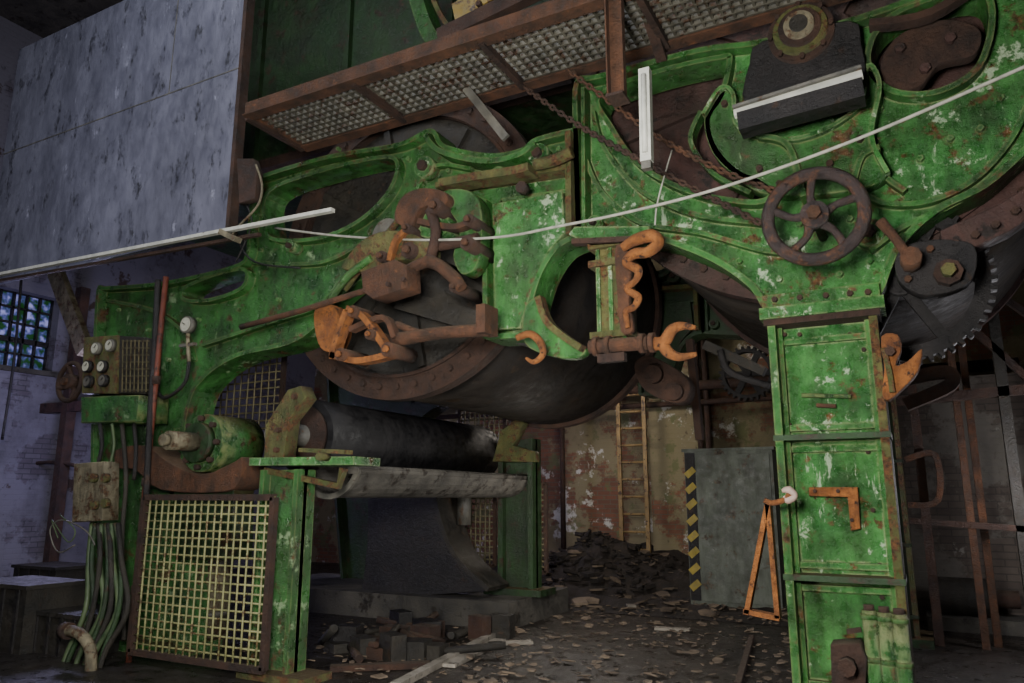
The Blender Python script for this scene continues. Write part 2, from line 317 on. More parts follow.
bk=main_frame('paper_machine_frame',True); bk.location.y=3.95
o=Obj('bearing_housing')
o.pprism([(705,118),(722,92),(735,98),(742,132),(800,142),(858,112),(868,70),(880,90),(872,140),(888,176),(850,192),(770,196),(735,176),(712,152)],YF,YF-.02,YF+.12,green)
o.pstrip([(705,118),(722,92),(735,98),(742,132),(800,142),(858,112),(868,70),(880,90),(872,140),(888,176)],YF,YF-.07,YF+.1,.03,green2)
o.pprism([(748,112),(752,70),(765,48),(850,28),(862,50),(862,92),(800,118)],YF,YF-.1,YF+.25,black,sm=3)
p=W(803,42,YF)
for r,dy,m in ((.22,-.14,drust),(.18,-.18,yrust),(.14,-.21,drust),(.1,-.24,beige),(.06,-.26,dark)): o.cyl(p+V(0,.2,0),p+V(0,dy,0),r,m,seg=36)
for a in range(8):
    q=p+V(.2*math.cos(a*.785),-.14,.2*math.sin(a*.785)); o.cyl(q,q-V(0,.04,0),.018,drust,seg=6)
o.pstrip([(760,140),(790,150),(805,200)],YF,YF-.08,YF+.1,.04,green); o.pstrip([(880,150),(862,160),(852,195)],YF,YF-.06,YF+.1,.04,green)
for u,v in ((725,105),(760,170),(830,165),(860,140),(780,185)): o.bolt(u,v,YF-.02,.025,drust)
o.finish()
o=Obj('steam_joint_bracket')
o.pprism([(880,60),(900,30),(945,15),(980,25),(975,50),(940,60),(920,82),(890,86)],YF,YF+.05,YF+.15,drust)
for u,v in ((900,50),(950,40),(925,70)): o.bolt(u,v,YF+.05,.035,maroon,.04)
o.pstrip([(870,30),(930,20),(990,-20)],YF,YF-.1,YF+.0,.05,drust); o.finish()
# ------------------------------------------------------------------ hood behind walkway
o=Obj('dryer_hood')
x0=W(120,100,6.4).x; x1=W(575,60,6.4).x
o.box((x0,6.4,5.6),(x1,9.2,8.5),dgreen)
for i in range(6):
    x=x0+(x1-x0)*i/5; o.box((x-.04,6.33,5.6),(x+.04,6.4,8.5),dgreen)
o.box((x0,6.3,5.55),(x1,6.42,5.67),drust)
o.pstrip([(408,-40),(420,0),(432,35),(455,70)],5.8,5.7,5.95,.16,green); o.pstrip([(430,-40),(442,10),(460,40)],5.8,5.65,5.7,.05,yrust)
o.finish()
o=Obj('ochre_channel_beam'); o.bar(W(440,38,5.2),W(640,-60,5.2),.14,.1,drust); o.bar(W(455,14,5.4),W(530,-30,5.4),.2,.06,ochre); o.bolt(480,5,5.36,.03,drust); o.bolt(500,-5,5.36,.03,drust); o.finish()
# ------------------------------------------------------------------ walkway
ZW=W(500,100,5.3).z; yf=4.47; yb=5.2
X0=W(246,130,yf).x; X1=3.2
o=Obj('walkway_grating')
for y in (yf,yb):
    o.box((X0,y-.03,ZW-.0),(X1,y+.03,ZW+.13),rust); o.box((X0,y-.06,ZW-.012),(X1,y+.06,ZW),rust)
o.box((X0-.03,yf,ZW),(X0+.03,yb,ZW+.12),rust)
x=X0
while x<X1:
    o.box((x,yf,ZW+.03),(x+.02,yb,ZW+.07),grate); x+=.075
y=yf
while y<yb:
    o.box((X0,y,ZW+.025),(X1,y+.02,ZW+.065),grate); y+=.075
x=X0
while x<X1:
    o.box((x-.025,yf,ZW-.03),(x+.025,yb,ZW+.03),drust); x+=1.25
o.finish()
o=Obj('walkway_post')
a=W(629,112,4.6)
o.box((a.x-.05,4.36,a.z),(a.x+.05,4.42,ZW+1.2),rust); o.box((a.x-.05,4.3,a.z),(a.x-.04,4.36,ZW+1.2),rust)
o.box((a.x-.06,4.3,a.z-.02),(a.x+.06,4.46,a.z),drust); o.finish()
o=Obj('support_strut')
o.bar(W(640,-10,4.7),W(662,60,5.2),.08,.05,drust); o.finish()
o=Obj('strip_light'); a=W(645,70,4.25); b=W(647,162,4.25); o.bar(a,b,.07,.06,white); o.bar(b,b-V(0,0,.05),.06,.05,steel); o.cyl(a+V(0,-.035,-.05),b+V(0,-.035,.05),.018,white,seg=12); o.finish()
o=Obj('hanging_plate'); o.bar(W(466,88,5.05),W(506,138,5.05),.07,.03,steel); o.finish()
o=Obj('strip_light'); a=W(734,112,4.9); b=W(862,72,4.9); o.bar(a,b,.1,.03,white,up=(0,1,-.3))
a2=W(740,126,4.95); b2=W(864,92,4.95); o.bar(a2,b2,.13,.16,black); o.bar(a+V(0,-.03,.02),b+V(0,-.03,.02),.02,.03,steel); o.finish()
# ------------------------------------------------------------------ big panel
o=Obj('hood_sliding_panel')
yp=4.75
pz0=W(235,232,yp).z; xr=W(239,116,yp).x; xl=W(-12,262,yp).x
o.box((xl,yp,pz0+.03),(xr,yp+.04,7.2),panelm)
o.box((xr-.03,yp-.03,pz0),(xr+.02,yp+.07,7.2),drust)
zs=W(120,112,yp).z; o.box((xl,yp-.005,zs),(xr,yp,zs+.01),steel)
xs=W(168,100,yp).x; o.box((xs,yp-.004,zs),(xs+.01,yp,7.2),steel)
o.finish()
o=Obj('panel_guide_rail'); a=W(-60,286,4.6); b=W(333,210,4.6); o.bar(a,b,.032,.05,white,up=(0,1,0)); o.bar(a-V(0,-.05,.05),b-V(.9,-.05,.05),.03,.04,drust)
o.bar(W(-60,284,4.62),W(-60,284,5.3),.04,.04,drust); o.finish()
o=Obj('electric_conduit_box'); o.pprism([(240,160),(256,160),(260,172),(258,200),(242,205)],4.7,4.66,4.74,drust,sm=0); o.ptube([(256,165),(262,185),(258,205),(240,225),(228,240)],4.64,.011,beige); o.bar(W(222,232,4.6),W(238,240,4.6),.05,.08,beige)
o.ptube([(238,225),(238,240),(255,262),(300,268)],4.9,.01,black); o.ptube([(247,205),(252,222),(246,240),(236,262)],4.7,.008,black); o.finish()
# ------------------------------------------------------------------ cables / chains
o=Obj('slack_cable'); o.ptube([(275,228,5.0),(340,236,5.0),(420,240,4.95),(500,237,4.95),(560,226,4.9),(620,214,4.9),(700,194,4.8),(780,168,4.75),(860,138,4.7),(940,104,4.7),(1040,60,4.7)],4.9,.011,rope,smooth=6); o.finish()
def chain(name,pts,m,r=.01):
    o=Obj(name); P=cr([W(*p) for p in pts],False,30)
    q=[P[0]]
    for p in P:
        if (p-q[-1]).length>.036: q.append(p)
    for i in range(len(q)-1):
        a,b=q[i],q[i+1]; t=(b-a).normalized(); s=t.cross(V(0,1,0)) if i%2 else V(0,1,0)
        s=s.normalized(); c=(a+b)/2; L=[]
        for k in range(8):
            an=k*math.pi/4; L.append(c+t*math.cos(an)*.03+s*math.sin(an)*.016)
        o.tube(L,r*.9,m,seg=5,closed=True,smooth=0)
    return o.finish()
chain('hanging_chain',[(525,88,4.9),(580,126,4.9),(640,160,4.9),(700,192,4.9),(766,226,4.9)],drust,.012)
chain('hanging_chain',[(568,70,4.8),(610,102,4.85),(660,138,4.9),(720,170,4.9),(778,192,4.9)],rust,.012)
o=Obj('pull_wire'); o.ptube([(672,150),(658,200),(655,225)],4.95,.006,rope); o.finish()
# ------------------------------------------------------------------ handwheels
def handwheel(name,cen,R,m,ns=5,rt=.028):
    o=Obj(name); c=Vector(cen)
    rp=lambda r,a,dy=0: c+V(r*math.cos(a),dy,r*math.sin(a))
    o.tube([rp(R,2*math.pi*i/40) for i in range(40)],rt,m,seg=12,closed=True,smooth=0)
    for i in range(ns):
        a=2*math.pi*i/ns+.3
        o.tube([rp(.06,a,.02),rp(R*.5,a+.16,.03),rp(R*.97,a,0)],[.036,.024,.03],m,seg=8)
    o.cyl(c+V(0,.06,0),c-V(0,.05,0),.085,m,seg=20); o.cyl(c,c-V(0,.09,0),.045,rust,seg=6,smooth=False); o.cyl(c,c+V(0,.45,0),.03,drust)
    return o.finish()
handwheel('handwheel',W(815,216,4.85),.285,hwm,5,.042)
handwheel('handwheel',W(70,382,5.0),.21,drust,4,.028)
# ------------------------------------------------------------------ lever & nuts right of column
o=Obj('adjusting_lever'); o.ptube([(880,221),(895,238),(908,256)],4.95,[.035,.028,.03],rust); p=W(911,258,4.95); o.cyl(p+V(0,.25,0),p-V(0,.05,0),.06,rust,seg=8)
o.pprism([(895,262),(908,245),(945,240),(975,248),(970,282),(930,296),(902,285)],5.1,5.08,5.2,black)
p=W(948,273,5.05); o.cyl(p+V(0,.1,0),p-V(0,.04,0),.08,drust,seg=8,smooth=False); o.cyl(p,p-V(0,.1,0),.042,yrust,seg=6,smooth=False)
for u,v in ((908,280),(930,250)): o.bolt(u,v,5.08,.022,rust)
o.pprism([(940,232),(1000,205),(1070,160),(1070,190),(1010,232),(945,262)],5.15,5.12,5.3,maroon,sm=0)
for u,v in ((955,245),(975,236),(995,226),(1015,212)): o.bolt(u,v,5.12,.025,drust)
o.finish()
o=Obj('gripper_claw'); o.pprism([(882,340),(898,338),(902,352),(896,368),(908,364),(922,352),(918,374),(904,390),(890,402),(883,396),(885,370)],5.1,4.98,5.1,orange,sm=3)
o.pstrip([(884,352),(890,375),(893,395)],5.1,4.95,5.0,.03,yrust); o.bolt(890,352,4.98,.03,drust); o.finish()
def gear(name,cx,cy,cz,R,teeth,w,m,inner=.78,spokes=6):
    o=Obj(name); P=[]
    for i in range(teeth):
        for f,r in ((0,R-.035),(.25,R-.035),(.35,R),(.65,R),(.75,R-.035)):
            a=2*math.pi*(i+f)/teeth; P.append((cx+r*math.cos(a),cz+r*math.sin(a)))
    Hh=[(cx+R*inner*math.cos(a*math.pi/24),cz+R*inner*math.sin(a*math.pi/24)) for a in range(48)]
    o.prism(P,cy,cy+w,m,[Hh],.003)
    for i in range(spokes):
        a=2*math.pi*i/spokes; o.bar((cx,cy+w/2,cz),(cx+R*.85*math.cos(a),cy+w/2,cz+R*.85*math.sin(a)),.07,w*.5,m)
    o.cyl((cx,cy-.05,cz),(cx,cy+w+.05,cz),R*.16,m); return o.finish()
p=W(900,285,5.5); gear('drive_gear',p.x,5.44,p.z,.55,50,.09,black)
p=W(745,372,9.5); gear('drive_gear',p.x,9.6,p.z,.35,28,.12,black)
# ------------------------------------------------------------------ linkage
o=Obj('doctor_linkage')
o.ptube([(241,327,4.85),(300,311,4.85),(380,286,4.85)],4.85,.028,rust,seg=8,smooth=0)
o.pprism([(372,276),(405,264),(417,270),(418,292),(384,303),(374,296)],4.9,4.75,4.95,rust,sm=0)
for u,v in ((390,285),(405,280)): o.bolt(u,v,4.75,.02,drust)
o.pstrip([(352,312),(340,345),(338,360)],4.8,4.72,4.82,.06,orange); o.pstrip([(352,310),(368,318),(392,352)],4.8,4.72,4.82,.05,orange); o.pstrip([(336,356),(362,362),(394,356)],4.8,4.72,4.82,.05,orange)
o.pstrip([(352,330),(385,318),(396,338)],4.8,4.76,4.84,.045,rust)
for u,v,r in ((355,312,.05),(343,355,.055),(390,350,.06),(372,335,.045)):
    p=W(u,v,4.72); o.cyl(p+V(0,.3,0),p-V(0,.04,0),r,rust,seg=16); o.cyl(p-V(0,.04,0),p-V(0,.07,0),r*.5,orange,seg=6)
o.ptube([(395,340),(440,333),(488,330)],4.85,[.06,.05,.05],rust,seg=12); o.ptube([(396,324),(420,333),(440,334)],4.85,.03,rust)
p=W(487,322,4.85); o.box(p-V(.04,.1,.1),p+V(.04,.1,.12),rust)
o.pprism([(318,312),(336,306),(345,330),(335,352),(322,345)],4.95,4.9,5.05,orange)
o.pprism([(398,222),(404,200),(424,190),(448,194),(448,206),(424,210),(414,228)],5.0,4.95,5.12,rust)
o.pprism([(345,268),(368,240),(400,232),(432,244),(430,262),(402,262),(382,276),(360,272)],5.0,4.95,5.1,yrust,sm=4)
o.pprism([(444,196),(470,192),(484,210),(482,262),(466,276),(456,258),(462,230)],5.1,5.05,5.2,green)
o.ptube([(404,272),(430,262),(452,276),(462,288)],4.9,[.045,.05,.055,.045],rust,seg=10); o.ptube([(412,250),(445,245),(478,238)],5.0,.045,drust)
o.ptube([(330,300),(348,276),(372,258)],4.95,.035,green)
o.ptube([(430,210),(436,232),(430,262)],4.95,.045,drust)
o.ptube([(345,290),(365,262),(395,225),(410,205)],5.05,.03,yrust)
o.pstrip([(420,222),(455,228),(472,222)],5.0,4.96,5.05,.05,rust); o.pstrip([(392,262),(398,242),(412,228)],4.95,4.9,4.98,.05,orange)
o.pprism([(420,212),(446,210),(452,232),(430,240),(418,230)],5.1,5.05,5.25,green2,sm=3)
for u,v,r in ((412,252,.07),(438,208,.065),(458,288,.05),(470,245,.06),(385,258,.05),(432,262,.055),(410,230,.04),(472,222,.05)):
    p=W(u,v,4.95); o.cyl(p+V(0,.35,0),p-V(0,.06,0),r,drust,seg=16); o.cyl(p-V(0,.06,0),p-V(0,.1,0),r*.5,rust,seg=6)
o.pstrip([(446,188),(480,182),(520,176),(535,172)],5.15,5.02,5.2,.07,yrust)
o.ptube([(535,165),(555,160),(572,152)],5.1,.05,yrust); p=W(525,190,5.1); o.cyl(p,p-V(0,.08,0),.05,drust,seg=6)
a=W(440,300,5.4); o.cyl(a,(a.x,8.9,a.z),.08,dark)
a=W(400,300,5.4); o.bar(a,W(560,345,5.5),.18,.1,dark)
o.finish()
o=Obj('lifting_hook'); o.ptube([(517,338),(530,334),(540,342),(543,354),(534,362),(526,358)],4.95,[.025,.03,.03,.026,.02,.01],orange,seg=10); o.finish()
o=Obj('sickle_bracket'); o.pprism([(530,310),(545,300),(552,318),(566,336),(590,350),(582,360),(556,358),(530,345)],YF,5.15,5.25,green,sm=4); o.pstrip([(548,302),(556,325),(572,340),(590,352)],YF,5.05,5.15,.05,yrust); o.finish()
o=Obj('roll_stand_post')
a=W(600,252,5.15); b=W(630,252,5.15); zb=W(615,345,5.15).z
o.box((a.x,5.05,zb),(b.x,5.25,a.z),yrust)
for f in (.1,.5,.9):
    x=a.x+(b.x-a.x)*f; o.box((x-.015,5.03,zb),(x+.015,5.06,a.z),green2)
for z in (a.z,a.z-.14,zb+.05): o.box((a.x-.04,5.0,z-.02),(b.x+.04,5.28,z+.03),yrust)
o.pprism([(576,240),(582,232),(655,232),(655,242),(632,250),(598,252)],5.15,5.0,5.3,green2,sm=0)
o.pstrip([(578,246),(655,243)],5.1,4.97,5.05,.04,drust,sm=0)
o.finish()
o=Obj('scroll_casting'); o.ptube([(622,248),(636,240),(652,236),(658,243),(648,252),(634,254),(626,263),(638,270),(636,280),(627,289),(638,297),(634,307),(626,312),(628,328)],4.95,[.03,.045,.05,.045,.04,.04,.03,.035,.024,.026,.03,.024,.026,.018],orange,seg=10)
o.pprism([(616,250),(624,246),(632,262),(630,300),(634,330),(622,332),(618,290)],5.0,4.97,5.04,rust,sm=3); o.finish()
o=Obj('spindle_fork')
pp=lambda u,v:W(u,v,4.92)
o.cyl(pp(590,347),pp(648,343),.05,rust,seg=16)
for u in (594,606,640,650): o.cyl(pp(u,347-(u-590)*.07),pp(u+5,347-(u-585)*.07),.07,rust,seg=16)
o.ptube([(652,344),(664,342),(672,330),(682,326),(696,328)],4.92,[.05,.045,.04,.03,.015],orange,seg=10); o.ptube([(662,342),(668,352),(680,357),(697,354)],4.92,[.045,.04,.03,.015],orange,seg=10)
p=pp(612,358); o.box(p-V(.1,.03,.03),p+V(.1,.03,.03),drust)
o.finish()
o=Obj('chain_sprocket_carrier'); o.pprism([(638,365),(655,358),(690,380),(688,402),(668,402),(645,388)],6.6,6.5,6.7,drust)
for u,v in ((655,375),(675,392)):
    p=W(u,v,6.5); o.cyl(p,p-V(0,.08,0),.08,drust)
o.ptube([(720,350),(730,372),(770,386)],6.6,.03,black); o.bar(W(705,345,6.7),W(765,372,6.7),.08,.1,dark); o.bar(W(690,340,7.5),W(700,440,7.5),.07,.1,drust); o.finish()
# ------------------------------------------------------------------ left side equipment
o=Obj('gauge_panel')
o.pprism([(88,338),(122,336),(120,394),(86,394)],4.95,4.9,5.05,yrust,sm=0); o.pprism([(122,336),(150,338),(147,394),(121,394)],4.95,4.92,5.1,dark,sm=0)
for i in range(7):
    o.bar(W(123+i*4,340,4.9),W(122+i*4,392,4.9),.008,.01,dwire)
for i in range(8): o.bar(W(122,341+i*7,4.9),W(149,341+i*7,4.9),.008,.01,dwire)
for u,v in ((99,349),(113,346),(90,367),(105,367),(91,382),(106,381)):
    p=W(u,v,4.9); r=.066; o.cyl(p,p-V(0,.05,0),r,steel if v<360 else black,seg=20); o.cyl(p-V(0,.05,0),p-V(0,.056,0),r*.8,gaugem if v<375 else steel,seg=20); o.bar(p-V(0,.06,0),p-V(-.03,.06,-.03),.006,.004,black)
o.pprism([(90,398),(148,396),(146,422),(90,424)],4.95,4.85,5.2,green,sm=0); o.finish()
o=Obj('pressure_gauge'); p=W(188,325,4.95); o.cyl(p+V(0,.04,0),p-V(0,.03,0),.085,steel,seg=28); o.cyl(p-V(0,.03,0),p-V(0,.036,0),.07,gaugem,seg=28); o.bar(p-V(0,.04,0),p-V(.04,.04,-.02),.008,.004,black)
o.ptube([(188,332),(188,345),(189,362)],4.97,.02,beige); o.bar(W(180,346,4.97),W(196,344,4.97),.03,.03,steel); o.ptube([(189,362),(186,380),(176,392),(164,398),(158,392)],4.97,.018,black); o.finish()
o=Obj('steam_pipe'); a=W(166,277,4.88); o.tube([a,V(a.x,4.88,0)],.028,redp,smooth=0,seg=12)
for z in (.6,1.6,2.6): o.cyl((a.x,4.88,z),(a.x,4.88,z+.08),.042,drust)
o.finish()
o=Obj('black_hose'); o.ptube([(158,280),(155,340),(150,420),(146,500)],4.86,.03,black)
o.ptube([(100,424),(102,445),(98,465)],4.86,.02,black); o.ptube([(122,424),(126,480),(122,540),(124,640)],4.9,.022,dark); o.ptube([(112,424),(114,445),(110,465)],4.86,.016,hose); o.ptube([(134,424),(136,450),(134,480)],4.92,.02,black); o.finish()
o=Obj('junction_box'); o.pprism([(88,464),(118,462),(117,520),(86,522)],4.9,4.75,4.92,beige,sm=0)
for u,v in ((96,478),(108,478),(97,505),(108,503)):
    p=W(u,v,4.75); o.cyl(p,p-V(0,.05,0),.045,yrust,seg=14)
o.finish()
o=Obj('hose_bundle')
for i in range(9):
    d=i*5.5; j=random.uniform(-4,4); o.ptube([(92+d*.6,524,4.8),(90+d*.8+j,560,4.75-.02*(i%3)),(84+d*.9-j,610,4.7),(66+d*.9+j,660,4.62),(46+d,730,4.5)],4.8,.024,(hose,dgreen,dark)[i%3])
o.ptube([(75,545,4.7),(58,552,4.7),(50,530,4.7),(62,520,4.7),(85,530,4.7),(95,545,4.7)],4.7,.007,steel)
o.ptube([(60,515,4.7),(75,530,4.7),(68,542,4.7),(52,520,4.7),(58,538,4.7)],4.7,.006,hose); o.finish()
o=Obj('drain_pipe_elbow'); o.ptube([(66,630,4.5),(80,634,4.5),(90,648,4.5),(91,668,4.5),(90,700,4.5)],4.5,.05,beige,seg=16); p=W(68,631,4.5); o.cyl(p-V(.06,0,0),p+V(.02,0,0),.075,drust,seg=18); o.finish()
o=Obj('roll_bearing'); p=W(205,443,5.1)
o.cyl(p+V(0,.5,0),p+V(0,-.04,0),.28,green,seg=40); o.cyl(p+V(0,-.04,0),p+V(0,-.12,0),.19,dgreen,seg=36); o.cyl(p+V(0,-.12,0),p+V(0,-.42,0),.09,beige,seg=10); o.cyl(p+V(0,-.42,0),p+V(0,-.48,0),.055,beige,seg=20)
for a in range(8):
    q=p+V(.235*math.cos(a*.785),-.04,.235*math.sin(a*.785)); o.cyl(q,q-V(0,.05,0),.028,drust,seg=6)
o.pprism([(120,450),(150,446),(172,462),(205,475),(238,462),(246,458),(244,480),(228,492),(165,490),(140,470),(122,468)],5.05,5.0,5.3,rust,sm=3)
o.pprism([(178,490),(238,490),(236,560),(180,560)],5.1,5.05,5.3,dgreen,sm=0); o.finish()
def guard(name,q,Y,nx,ny,wm,fm,r=.009,fw=.045):
    o=Obj(name); C=[W(u,v,Y) for u,v in q]
    xl=(C[0].x+C[3].x)/2; xr=(C[1].x+C[2].x)/2; zt=(C[0].z+C[1].z)/2; zb=(C[2].z+C[3].z)/2
    for i in range(nx+1):
        x=xl+(xr-xl)*i/nx; o.tube([(x,Y-.006,zb),(x+random.uniform(-.008,.008),Y-.006,(zb+zt)/2),(x,Y-.006,zt)],r,wm,seg=5,smooth=2)
    for i in range(ny+1):
        z=zb+(zt-zb)*i/ny; o.tube([(xl,Y+.006,z),((xl+xr)/2,Y+.006,z+random.uniform(-.008,.008)),(xr,Y+.006,z)],r,wm,seg=5,smooth=2)
    for a,b in (((xl,Y,zt),(xr,Y,zt)),((xl,Y,zb),(xr,Y,zb)),((xl,Y,zb),(xl,Y,zt)),((xr,Y,zb),(xr,Y,zt))): o.bar(a,b,fw,fw,fm)
    return o.finish()
guard('mesh_guard',[(144,495),(274,500),(264,668),(132,654)],4.86,19,19,wirem,drust,.010,.055)
guard('mesh_guard',[(198,362),(284,358),(280,436),(194,440)],6.1,13,10,dwire,drust,.011)
guard('mesh_guard',[(460,404),(506,402),(504,452),(460,454)],9.05,9,9,dwire,drust,.013)
guard('mesh_guard',[(520,484),(547,484),(545,572),(518,572)],9.0,6,16,dwire,drust,.013)
guard('mesh_guard',[(462,480),(496,480),(494,565),(462,565)],9.0,7,14,dwire,drust,.013)
o=Obj('condensate_tank'); p=W(205,600,5.75)
o.cyl((p.x,5.75,0.0),(p.x,5.75,1.35),.24,beige,seg=30); o.cyl((p.x,5.75,1.35),(p.x,5.75,1.5),.24,beige,r2=.1,seg=30)
for z in (.3,.8,1.25): o.cyl((p.x,5.75,z),(p.x,5.75,z+.05),.255,steel,seg=30)
o.cyl((p.x-.4,5.8,0),(p.x-.4,5.8,1.6),.1,beige); o.finish()
o=Obj('roll_stand')
a=W(262,470,5.0); b=W(300,470,5.0)
o.box((a.x,4.98,0),(a.x+.05,5.2,a.z),green); o.box((b.x-.05,4.98,0),(b.x,5.2,a.z),green); o.box((a.x,5.06,0),(b.x,5.1,a.z),green)
o.box((a.x-.04,4.9,0),(b.x+.25,5.25,.06),yrust)
o.pstrip([(256,462),(360,461)],4.98,4.9,5.25,.07,green2,sm=0); o.pstrip([(262,470),(335,486),(340,468)],5.0,5.02,5.08,.05,yrust,sm=0)
o.pprism([(266,460),(268,425),(290,390),(303,386),(308,398),(291,420),(286,460)],5.0,4.97,5.12,yrust,sm=0)
for u,v in ((296,397),(280,430),(278,450)): o.bolt(u,v,4.97,.025,rust)
o.pstrip([(300,450),(345,452)],4.9,4.88,5.0,.035,yrust,sm=0); p=W(328,457,4.9); o.cyl(p,p-V(0,.12,0),.035,yrust,seg=6)
for v in (520,560,600,640): o.bolt(270,v,4.98,.015,drust,.02)
o.finish()
# rolls
o=Obj('press_roll'); p=W(303,436,5.6); o.cyl((p.x,5.62,p.z),(p.x,9.0,p.z),.37,rollm,seg=64); o.cyl((p.x,5.2,p.z),(p.x,9.6,p.z),.11,steel,seg=24); o.cyl((p.x,5.58,p.z),(p.x,5.62,p.z),.3,drust,seg=48)
o.finish()
o=Obj('save_all_tray'); p=W(335,468,5.45); N=14
def pr(sc): return [(p.x+.34*sc*math.cos(a),p.z+.08+.34*sc*math.sin(a)) for a in [math.pi*1.02+math.pi*.9*i/N for i in range(N+1)]]
o.strip(pr(1),5.4,8.9,.025,canvas); o.strip(pr(1),5.37,5.41,.05,steel)
o.cyl((p.x+.3,5.3,p.z-.02),(p.x+.3,8.9,p.z-.02),.04,canvas); o.finish()
o=Obj('roll_stand')
p=W(500,440,8.75); q=W(534,440,8.75)
o.box((p.x,8.7,.3),(p.x+.07,8.95,p.z),dgreen); o.box((q.x-.07,8.7,.3),(q.x,8.95,p.z),dgreen); o.box((p.x,8.8,.3),(q.x,8.84,p.z),dgreen)
o.pprism([(496,462),(504,432),(521,418),(527,424),(516,446),(538,452),(538,462)],8.75,8.65,8.8,yrust,sm=0)
o.box((p.x-.15,8.6,.3),(q.x+.15,9.05,.38),dgreen); o.finish()
o=Obj('press_side_frame')
o.pprism([(372,480),(372,480),(438,478),(438,478),(446,520),(462,560),(492,590),(492,590),(365,600),(365,600),(372,540)],8.3,8.2,8.5,black); o.pstrip([(440,478),(448,520),(465,558),(496,588)],8.3,8.1,8.6,.06,dark)
p=W(464,525,8.5); o.cyl(p,p+V(0,0,.5),.09,steel); o.finish()
o=Obj('machine_foundation')
o.box((-8.6,8.0,0),(-4.3,9.7,.3),concm); o.finish()
# ------------------------------------------------------------------ things on column
o=Obj('hinge_strap'); o.pprism([(808,487),(857,487),(860,529),(850,531),(847,497),(808,496)],YF,YF+.04,YF+.1,orange,sm=0); o.pprism([(815,402),(835,403),(835,407),(815,406)],YF,YF+.06,YF+.1,rust,sm=0)
o.pprism([(800,392),(850,393),(850,397),(800,396)],YF,YF+.06,YF+.1,green,sm=0)
for u,v in ((815,491),(852,520),(838,491)): o.bolt(u,v,YF+.04,.012,drust,.02)
o.finish()
o=Obj('triangle_bracket')
for a,b in (((768,503),(747,613)),((768,503),(778,618)),((744,611),(780,618))): o.pstrip([a,b],5.0,4.97,5.05,.03,orange,sm=0)
o.ptube([(764,500),(772,503),(784,500),(790,494)],4.97,.018,orange)
o.ptube([(782,491),(789,490),(795,496),(788,500),(784,496)],4.97,[.012,.026,.018,.026,.01],ragm); o.finish()
o=Obj('valve_manifold')
for i,u in enumerate((869,884,899)):
    a=W(u,610+i*2,5.12)
    o.cyl((a.x,5.12,a.z),(a.x,5.12,.1),.042,green2,seg=16); o.cyl((a.x,5.12,a.z),(a.x,5.12,a.z+.03),.03,drust,seg=12)
    for k in range(3):
        z=a.z-.02-.24*k; o.cyl((a.x,5.12,z),(a.x,5.12,z-.03),.05,green,seg=16)
o.pprism([(832,642),(860,640),(868,655),(866,700),(834,700)],5.15,5.05,5.25,drust,sm=0); p=W(848,665,5.05); o.cyl(p,p-V(0,.1,0),.05,drust,seg=8); o.pstrip([(848,630),(862,628)],5.1,5.02,5.06,.025,drust,sm=0); o.finish()
# ------------------------------------------------------------------ background
o=Obj('wall_ladder'); p=W(620,470,12.9); q=W(646,470,12.9)
for x in (p.x,q.x): o.box((x-.035,12.87,.3),(x+.035,12.93,5.2),ladm)
z=.6
while z<5.1: o.cyl((p.x,12.9,z),(q.x,12.9,z),.022,ladm,seg=8); z+=.3
o.finish()
o=Obj('steel_cabinet'); p=W(684,452,10.8); q=W(772,452,10.8); o.box((p.x,10.8,0),(q.x,11.5,p.z),cab); o.box((p.x-.03,10.77,p.z),(q.x+.03,11.53,p.z+.04),cab); o.box((p.x+.18,10.77,.1),(q.x-.04,10.8,p.z-.05),cab)
o.box((p.x+.01,10.785,.1),(p.x+.15,10.8,p.z-.02),black)
for k in range(8):
    z=.25+k*.22; o.bar((p.x+.02,10.78,z),(p.x+.14,10.78,z+.1),.09,.012,hazard)
o.finish()
o=Obj('brick_pier'); o.box((-4.3,YB-.5,0),(-3.3,YB-.005,ZC-.02),wall_brown); o.finish()
o=Obj('wall_pipes')
for u in (562,700,708):
    p=W(u,430,YB-.6); o.cyl((p.x,YB-.6,0),(p.x,YB-.6,5),.05,drust)
for v,r in ((392,.09),(408,.05)):
    p=W(600,v,YB-.7); o.cyl((-9,YB-.7,p.z),(1.5,YB-.7,p.z),r,drust)
o.finish()
o=Obj('steel_rack')
def vpost(u,Y,w,m,z1=4.4): p=W(u,480,Y); o.box((p.x-w/2,Y-w/2,0),(p.x+w/2,Y+w/2,z1),m)
vpost(922,9.3,.09,drust); vpost(966,9.3,.07,rust); vpost(978,9.5,.07,rust); vpost(1015,9.3,.1,dark)
o.pstrip([(895,402),(1040,388)],9.3,9.25,9.35,.1,drust,sm=0); o.pstrip([(940,300),(1035,385)],9.3,9.25,9.35,.07,drust,sm=0); o.pstrip([(985,285),(1035,320)],9.3,9.25,9.35,.06,drust,sm=0); o.pstrip([(900,380),(945,372),(950,385),(905,405)],8.2,8.15,8.3,.12,drust)
o.pstrip([(900,520),(1040,530)],9.3,9.25,9.35,.06,drust,sm=0); o.pstrip([(905,460),(935,455),(938,500),(908,505)],9.2,9.15,9.3,.06,rust); o.finish()
o=Obj('concrete_pier'); o.box((1.35,9.6,0),(2.2,10.3,ZC-.02),concm); o.finish()
o=Obj('brick_partition'); o.box((-.35,11,0),(XR-.01,11.25,3.0),wall_grey); o.box((1.9,11,3.0),(XR-.01,11.25,ZC-.02),wall_grey); o.finish()
o=Obj('window_2'); p=W(1010,262,10.95); o.box((p.x-.5,10.9,p.z-.12),(p.x+1.8,10.98,p.z+.1),glass)
for k in range(7): o.box((p.x-.5+k*.38,10.86,p.z-.14),(p.x-.47+k*.38,10.9,p.z+.12),black)
for z in (-.14,.12): o.box((p.x-.5,10.86,p.z+z-.02),(p.x+1.8,10.9,p.z+z+.02),black)
o.finish()
